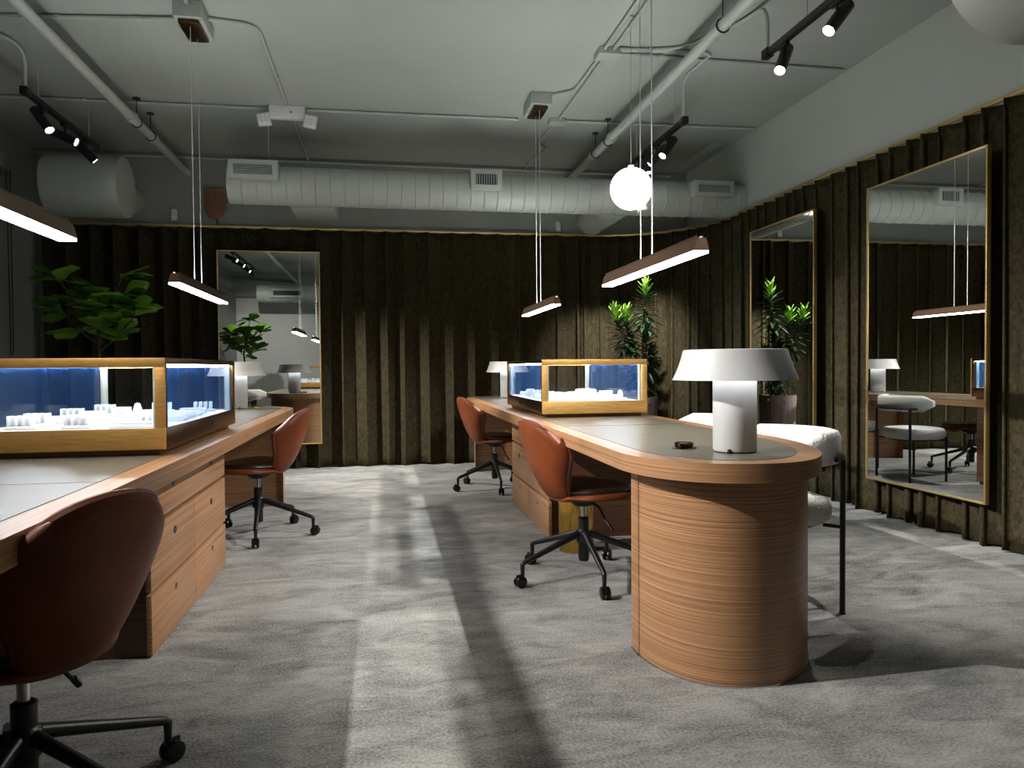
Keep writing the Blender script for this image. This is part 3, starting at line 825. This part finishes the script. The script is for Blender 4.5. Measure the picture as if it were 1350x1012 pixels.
grille(t, .80, 1.085, -.24, -.02, .155, .16, True)
grille(t, 2.93, 3.34, -.24, -.015, .135, .16)
for xx in (-.98, 2.45):
    b = NB(); tube(b, [(xx, 0, .16), (xx, 0, ZC - ZD)], .004, 6); obj('hanger_rod', b, M['paint_smooth'], t)
t = thing('air_duct', 'short wide capped duct near the back left corner', 'duct', (-2.6, 7.30, 2.725))
b = NB(); duct(b, (-.33, 0, 0), (.30, 0, 0), .275, 2.0); obj('duct_body', b, M['paint_smooth'], t)
b = NB(); duct(b, (.05, .2, .05), (.05, YB - 7.30, .05), .15, .3); obj('wall_sleeve', b, M['paint_smooth'], t)
t = thing('air_duct', 'big round grey duct in the top right corner', 'duct', (2.87, 2.97, 2.905))
b = NB(); duct(b, (0, 0, 0), (0, -5.5, 0), .39, 1.4); obj('duct_body', b, M['paint_smooth'], t)
t = thing('air_duct', 'grey duct with a vent high on the wall behind the camera', 'duct', (-2.2, -1.2, 2.72))
b = NB(); duct(b, (-.5, 0, 0), (3.9, 0, 0), .2, .15); obj('spiral_duct', b, M['paint_smooth'], t)
b = NB(); box(b, -.2, .5, .1, .25, -.11, .09, .004); c_ = obj('vent_collar', b, M['paint_smooth'], t)
b = NB(); box(b, -.14, .44, .248, .256, -.06, .04); obj('vent_opening', b, M['grille'], c_, smooth=False)

def pipe(name, label, pts, r, extras=None, rad=.1, cat='pipe', grp=None):
    b = NB(); P = smooth_path(pts, rad)
    t = thing(name, label, cat, tuple(P[0]), 0, grp)
    P = [p - Vector(pts[0]) for p in P]
    tube(b, P, r, 14); obj('tube', b, M['paint_smooth'], t)
    return t
def coupling(t, pts, r, L, axis='y', nm='coupling'):
    for p in pts:
        b = NB(); lathe(b, [(r * .9, -L / 2), (r, -L / 2 + .004), (r, L / 2 - .004), (r * .9, L / 2)], 18, Vector(p) - t.location, axis)
        obj(nm, b, M['paint_smooth'], t)
def hanger(t, pts, r):
    for x, y, z in pts:
        b = NB(); o = t.location
        ring = [(x - o.x + (r + .006) * math.cos(2 * PI * k / 16), y - o.y, z - o.z + (r + .006) * math.sin(2 * PI * k / 16)) for k in range(16)]
        tube(b, ring, .005, 6, closed=True); tube(b, [(x - o.x, y - o.y, z - o.z + r), (x - o.x, y - o.y, ZC - o.z)], .004, 6); lathe(b, [(.03, 0), (.03, .012)], 12, (x - o.x, y - o.y, ZC - o.z - .012))
        obj('hanger', b, M['dark_metal'], t)
p1 = pipe('ceiling_pipe', 'thick grey pipe running to the back, on the left of the ceiling', [(-1.98, -2.5, 3.10), (-1.98, YB, 3.10)], .036)
coupling(p1, [(-1.98, 6.45, 3.10), (-1.98, 7.0, 3.10), (-1.98, 3.4, 3.1)], .047, .07); hanger(p1, [(-1.98, 6.58, 3.10), (-1.98, 6.95, 3.1), (-1.98, 3.0, 3.10)], .036)
p2 = pipe('ceiling_pipe', 'thick grey pipe running to the back, on the right of the ceiling', [(2.04, -2.5, 3.10), (2.04, YB, 3.10)], .036)
coupling(p2, [(2.04, 6.4, 3.10), (2.04, 6.95, 3.10), (2.04, 3.8, 3.1)], .047, .07); hanger(p2, [(2.04, 6.5, 3.10), (2.04, 6.9, 3.1), (2.04, 4.2, 3.10)], .036)
zc = ZC - .016; rc = .0125
def conduit(label, pts, r=rc, rad=.12):
    t = pipe('conduit', label, pts, r, rad=rad, cat='conduit'); 
    return t
c = conduit('thin conduit across the ceiling from the left edge to the near left pendant box', [(XL, 5.28, zc), (-1.24, 5.03, zc)]); coupling(c, [(-2.0, 5.12, zc), (-1.5, 5.06, zc)], .019, .03, 'x', 'clip')
c = conduit('thin conduit bending from the left pendant box back towards the emergency light', [(-1.07, 5.0, zc), (-.78, 5.05, zc), (-.775, 6.5, zc)]); coupling(c, [(-.777, 5.9, zc)], .019, .03, 'y', 'clip')
conduit('thin conduit from the emergency light to the back wall', [(-.765, 6.62, zc), (-.765, YB, zc)])
conduit('thin conduit running forward from the left pendant box overhead', [(-1.15, 4.84, zc), (-1.15, -2.5, zc)])
c = conduit('long thin conduit across the ceiling between the emergency light and the far right pendant box', [(-.62, 6.62, zc), (1.22, 6.58, zc)]); coupling(c, [(-.2, 6.61, zc), (.75, 6.59, zc)], .019, .03, 'x', 'clip')
c = conduit('long thin conduit from the left wall to the emergency light', [(XL, 6.66, zc), (-.93, 6.63, zc)]); coupling(c, [(-2.4, 6.645, zc), (-1.5, 6.635, zc)], .019, .03, 'x', 'clip')
c = conduit('thin conduit from the small junction box to the right wall, behind the far track light', [(1.64, 6.57, zc), (3.50, 6.51, zc)]); coupling(c, [(2.9, 6.53, zc)], .019, .03, 'x', 'clip')
c = conduit('thin conduit across the upper right ceiling to the right wall', [(1.66, 5.10, zc), (3.46, 5.12, zc)]); coupling(c, [(2.0, 5.10, zc), (2.2, 5.1, zc)], .019, .03, 'x', 'clip')
conduit('first of two parallel conduits running overhead to the square junction box', [(1.56, -2.5, zc), (1.56, 5.05, zc)])
conduit('second of two parallel conduits running overhead to the square junction box, the right one', [(1.625, -2.5, zc), (1.625, 5.05, zc)])
conduit('thin conduit from the square junction box back to the small junction box', [(1.60, 5.15, zc), (1.59, 6.5, zc)])
conduit('thin bent conduit from the square junction box to the far right pendant box', [(1.565, 5.15, zc), (1.555, 5.82, zc), (1.34, 6.0, zc), (1.33, 6.04, zc)], rad=.06)
conduit('jogged thin conduit from the small junction box to the back wall', [(1.57, 6.63, zc), (1.56, 7.25, zc), (1.68, 7.45, zc), (1.60, 7.8, zc), (1.6, YB, zc)], rad=.03)
conduit('thin conduit feeding the left track light', [(XL, 4.95, zc), (-2.75, 5.1, zc), (-2.37, 5.54, zc - .02), (-2.37, 5.54, 2.97)], rad=.14)
conduit('thin looping conduit feeding the upper right track light', [(1.66, 5.06, zc), (2.1, 4.95, zc), (2.33, 4.5, zc), (2.33, 4.2, 3.25), (2.33, 4.2, 2.97)], rad=.14)
conduit('thin conduit feeding the track light behind the globe', [(1.66, 5.02, zc), (2.35, 4.98, zc), (2.32, 5.36, zc), (2.32, 5.44, 3.22), (2.32, 5.44, 2.97)], rad=.1)
conduit('thin tube standing in for the dark gap and shadow line where ceiling meets back wall', [(XL, YB - .03, ZC - .05), (3.3, YB - .03, ZC - .05)])  # tube added in place of the shadowed gap at the ceiling joint
b = NB(); box(b, 3.30, 3.38, 7.0, 7.9, ZC - .035, ZC, .004); tag(obj('cable_raceway', b, M['paint_smooth']), 'short grey cable raceway on the ceiling by the right wall corner', 'raceway')
b = NB(); box(b, -.08, .08, -.07, .07, -.05, 0, .004); o = obj('junction_box', b, M['paint_smooth']); o.location = (1.60, 5.10, ZC); tag(o, 'square grey junction box where the parallel conduits meet', 'junction box', 'ceiling junction boxes')
b = NB(); box(b, -.075, .075, -.05, .05, -.05, 0, .004); o = obj('junction_box', b, M['paint_smooth']); o.location = (1.58, 6.57, ZC); tag(o, 'small grey junction box right beside the far pendant box', 'junction box', 'ceiling junction boxes')

# emergency light
t = thing('emergency_light', 'white twin-head emergency light on the ceiling', 'emergency light', (-.78, 6.60, ZC))
b = NB(); box(b, -.15, .15, -.04, .04, -.11, 0, .012); obj('housing', b, M['white'], t)
for s in (-1, 1):
    mt_ = Matrix.Translation((s * .19, -.03, -.13)) @ Matrix.Rotation(s * .18, 4, 'Y')
    b = NB(); box(b, -.055, .055, -.02, .025, -.055, .055, .012, mat=mt_); h_ = obj('lamp_head', b, M['white'], t)
    b = NB()
    for i in range(3):
        for j in range(3): box(b, -.045 + i * .031, -.019 + i * .031, -.026, -.019, -.045 + j * .031, -.019 + j * .031, .003, mat=mt_)
    obj('lens_grid', b, M['em_led'], h_)
b = NB(); box(b, .02, .045, -.042, -.04, -.065, -.055); obj('red_marking', b, M['red'], t)

# things on the back wall above the curtain
t = thing('wall_sconce', 'brown ribbed fan-shaped sconce on the back wall above the curtain', 'sconce', (-1.70, YB, 2.77))
b = NB()
for k in range(13):
    f = (k - 6) / 6; x1 = f * .105; x0 = f * .085
    zt = .15; zb_ = -.10 - .055 * math.sqrt(max(0, 1 - f * f))
    tube(b, [(x1, -.05 - .03 * (1 - f * f), zt), (x1, -.05 - .03 * (1 - f * f), -.05), (x0 * .9, -.04 - .02 * (1 - f * f), zb_)], .008, 6)
obj('ribs', b, M['sconce'], t)
b = NB(); box(b, -.07, .07, -.05, 0, -.1, .12, .01); obj('back_plate', b, M['bronze'], t)
b = NB(); tube(b, [(-.11, -.055, .15), (0, -.09, .155), (.11, -.055, .15)], .01, 8); obj('top_rim', b, M['sconce'], t)
b = NB(); tube(b, [(0.01, -.03, -.14), (.015, -.02, -.24)], .008, 8); obj('cord', b, M['plastic'], t)
def sensor(label, x, z, h=.12):
    t = thing('motion_sensor', label, 'sensor', (x, YB, z), 0, 'white wall sensors')
    b = NB(); box(b, -.032, .032, -.045, 0, -h / 2, h / 2, .014, 3); obj('housing', b, M['white'], t)
    b = NB(); box(b, -.018, .018, -.049, -.04, -h / 2 + .018, -h / 2 + .05, .004); obj('sensor_lens', b, M['lamp_inner'], t)
sensor('white motion sensor on the back wall beside the brown sconce', -2.11, 2.655)
sensor('white motion sensor on the back wall below the duct', 1.965, 2.635)
t = thing('security_camera', 'small white security camera above the curtain in the back right corner', 'camera', (3.36, 7.75, 2.78))
b = NB(); lathe(b, [(0, -.05), (.03, -.05), (.045, -.03), (.045, .02), (.035, .04), (0, .045)], 24, (0, 0, 0), Vector((1, .6, .1)).normalized()); obj('housing', b, M['white'], t)
b = NB(); lathe(b, [(0, 0), (.032, 0), (.026, .02), (0, .028)], 20, Vector((1, .6, .1)).normalized() * -.05, -Vector((1, .6, .1)).normalized()); obj('camera_lens', b, M['plastic'], t)
b = NB(); tube(b, [(.02, 0.0, 0), (.16, .0, 0.0)], .014, 10); obj('bracket', b, M['white'], t)

# roller blind chain
b = NB(); tube(b, [(XL + .05, 7.47, 2.9), (XL + .05, 7.48, 1.24), (XL + .05, 7.50, 1.20), (XL + .05, 7.53, 1.24), (XL + .05, 7.54, 2.9)], .005, 6)
tag(obj('blind_chain', b, M['chain']), 'hanging blind chain loop on the left wall beside the window', 'blind chain')
t = thing('roller_blind', 'rolled-up blind above the dark window at the far left', 'blind', (XL + .05, 4.4, 2.82))
b = NB(); tube(b, [(0, -2.9, 0), (0, 2.9, 0)], .035, 16); obj('roll', b, M['dark_metal'], t)

# ------------------------------------------------------------------ plants
def leaf(b, base, dirv, up, L, W, droop, mi=0, fiddle=True, n=8, cup=.12):
    d = dirv.normalized(); side = d.cross(up).normalized(); nrm = side.cross(d).normalized()
    rows = []
    for i in range(n + 1):
        s = i / n
        if fiddle: w_ = W * (math.sin(PI * min(1, s * .98 + .02)) ** .55) * (.62 + .5 * s - .18 * math.sin(PI * 2 * s + .4))
        else: w_ = W * (math.sin(PI * (s * .93 + .05)) ** .7)
        if i == n: w_ *= .15
        c = base + d * L * s - Vector((0, 0, 1)) * droop * L * s * s + nrm * .02 * L * math.sin(5 * s)
        row = []
        for j in range(5):
            v = -1 + j / 2
            row.append(c + side * w_ * v + nrm * (cup * W * (abs(v) ** 1.5) + (.05 * W * math.sin(9 * s + 2 * v) if abs(v) == 1 else 0)))
        rows.append(row)
    grid(b, rows, mi=mi)

def fig(label, loc, seed, s=1.0):
    rnd = random.Random(seed); t = thing('fiddle_leaf_fig', label, 'plant', loc)
    b = NB(); lathe(b, [(0, 0), (.15, 0), (.17, .02), (.2, .42), (.2, .44), (.18, .44), (.175, .38), (0, .38)], 36, caps=False); obj('pot', b, M['pot_grey'], t)
    b = NB(); lathe(b, [(0, .385), (.17, .385), (.17, .39), (0, .395)], 24); obj('soil', b, M['soil'], t)
    b = NB(); tips = []
    trunk = catmull([(0, 0, .38), (.02, .0, .8), (-.01, .01, 1.2), (.01, 0, 1.42)], 5)
    tube(b, trunk, [.018 - .008 * i / len(trunk) for i in range(len(trunk))], 8)
    for k in range(9):
        a = 2 * PI * k / 9 * 2.4 + rnd.uniform(-.3, .3); z0 = 1.15 + .28 * k / 9
        r = rnd.uniform(.18, .36); z1 = z0 + rnd.uniform(.12, .4)
        p = catmull([(0, 0, z0), (r * .5 * math.cos(a), r * .5 * math.sin(a), (z0 + z1) / 2 - .02), (r * math.cos(a), r * math.sin(a), z1)], 4)
        tube(b, p, .007, 6); tips.append((Vector(p[len(p) // 2]), a)); tips.append((Vector(p[-1]), a)); tips.append((Vector(p[-1]) + Vector((0, 0, .01)), a))
    tips.append((Vector((.01, 0, 1.5)), 0)); tube(b, [(.01, 0, 1.40), (.01, 0, 1.62)], .007, 6)
    tips.append((Vector((.01, 0, 1.62)), 2)); tips.append((Vector((.01, 0, 1.60)), 4.5))
    obj('trunk', b, M['bark'], t)
    b = NB()
    for p, a in tips:
        for q in range(3):
            aa = a + rnd.uniform(-1.1, 1.1) + q * .9 - .9; el = rnd.uniform(-.2, .95)
            d = Vector((math.cos(aa) * math.cos(el), math.sin(aa) * math.cos(el), math.sin(el)))
            leaf(b, p, d, Vector((rnd.uniform(-.3, .3), rnd.uniform(-.3, .3), 1)), rnd.uniform(.19, .28), rnd.uniform(.085, .12), rnd.uniform(-.05, .3))
    obj('foliage', b, M['leaf'], t, angle=180)
    t.scale = (s, s, s); return t
fig('fiddle leaf fig standing before the dark curtain at the left', (-2.50, 7.15, 0), 21, 1.06)
fig('fiddle leaf fig near the shopfront, seen only in the back mirror', (-2.75, .2, 0), 22, 1.12)

t = thing('potted_dracaena', 'tall dracaena with bright lime tips in a ribbed wooden pot by the corner curtain', 'plant', (2.56, 7.15, 0))
b = NB(); n = 48
prof = [(0, 0), (.13, 0), (.16, .03), (.185, .70), (.185, .74), (.165, .74), (.16, .69), (0, .69)]
lathe(b, prof, 48, caps=False)
for v in b.verts:
    r = math.hypot(v.co.x, v.co.y)
    if r > .125: a = math.atan2(v.co.y, v.co.x); k = 1 + .02 * math.cos(24 * a); v.co.x *= k; v.co.y *= k
obj('ribbed_pot', b, M['pot'], t)
b = NB(); lathe(b, [(0, .69), (.16, .69), (.16, .70), (0, .705)], 24); obj('soil', b, M['soil'], t)
rnd = random.Random(4); bt = NB(); bl = NB(); bn = NB()
stems = [((.02, 0), (.08, .02), 1.86), ((-.05, .02), (-.14, 0), 1.58), ((.03, -.05), (-.28, -.04), 1.60), ((.06, .03), (.06, -.05), 1.42), ((-.02, .05), (-.06, .08), 1.30), ((.0, -.03), (.14, .0), 1.18)]
for (bx, by), (tx, ty), zt in stems:
    p = catmull([(bx, by, .69), (bx * .6 + tx * .4, by * .6 + ty * .4, .69 + (zt - .69) * .5), (tx, ty, zt)], 6)
    tube(bt, p, .012, 8)
    z0 = zt - .42
    for k in range(64):
        s = k / 63; q = Vector(p[0]).lerp(Vector(p[-1]), 0)
        zz = z0 + (zt - z0) * s; f = (zz - .69) / (zt - .69); pp = Vector((bx + (tx - bx) * f, by + (ty - by) * f, zz))
        a = k * 2.399; el = -.25 + 1.45 * s ** 1.4 + rnd.uniform(-.1, .1); L = rnd.uniform(.15, .22) * (1 - .35 * s)
        d = Vector((math.cos(a) * math.cos(el), math.sin(a) * math.cos(el), math.sin(el)))
        leaf(bn if s > .70 and zt > 1.5 else bl, pp, d, Vector((0, 0, 1.01)) if abs(d.z) < .95 else Vector((1, 0, 0)), L, .018, .35 * (1 - s), fiddle=False, n=5, cup=.3)
obj('stems', bt, M['bark'], t); obj('dark_leaves', bl, M['leaf_dark'], t, angle=180); o = obj('young_leaves', bn, M['leaf_new'], t, angle=180); o['label'] = 'bright lime-green young leaves'
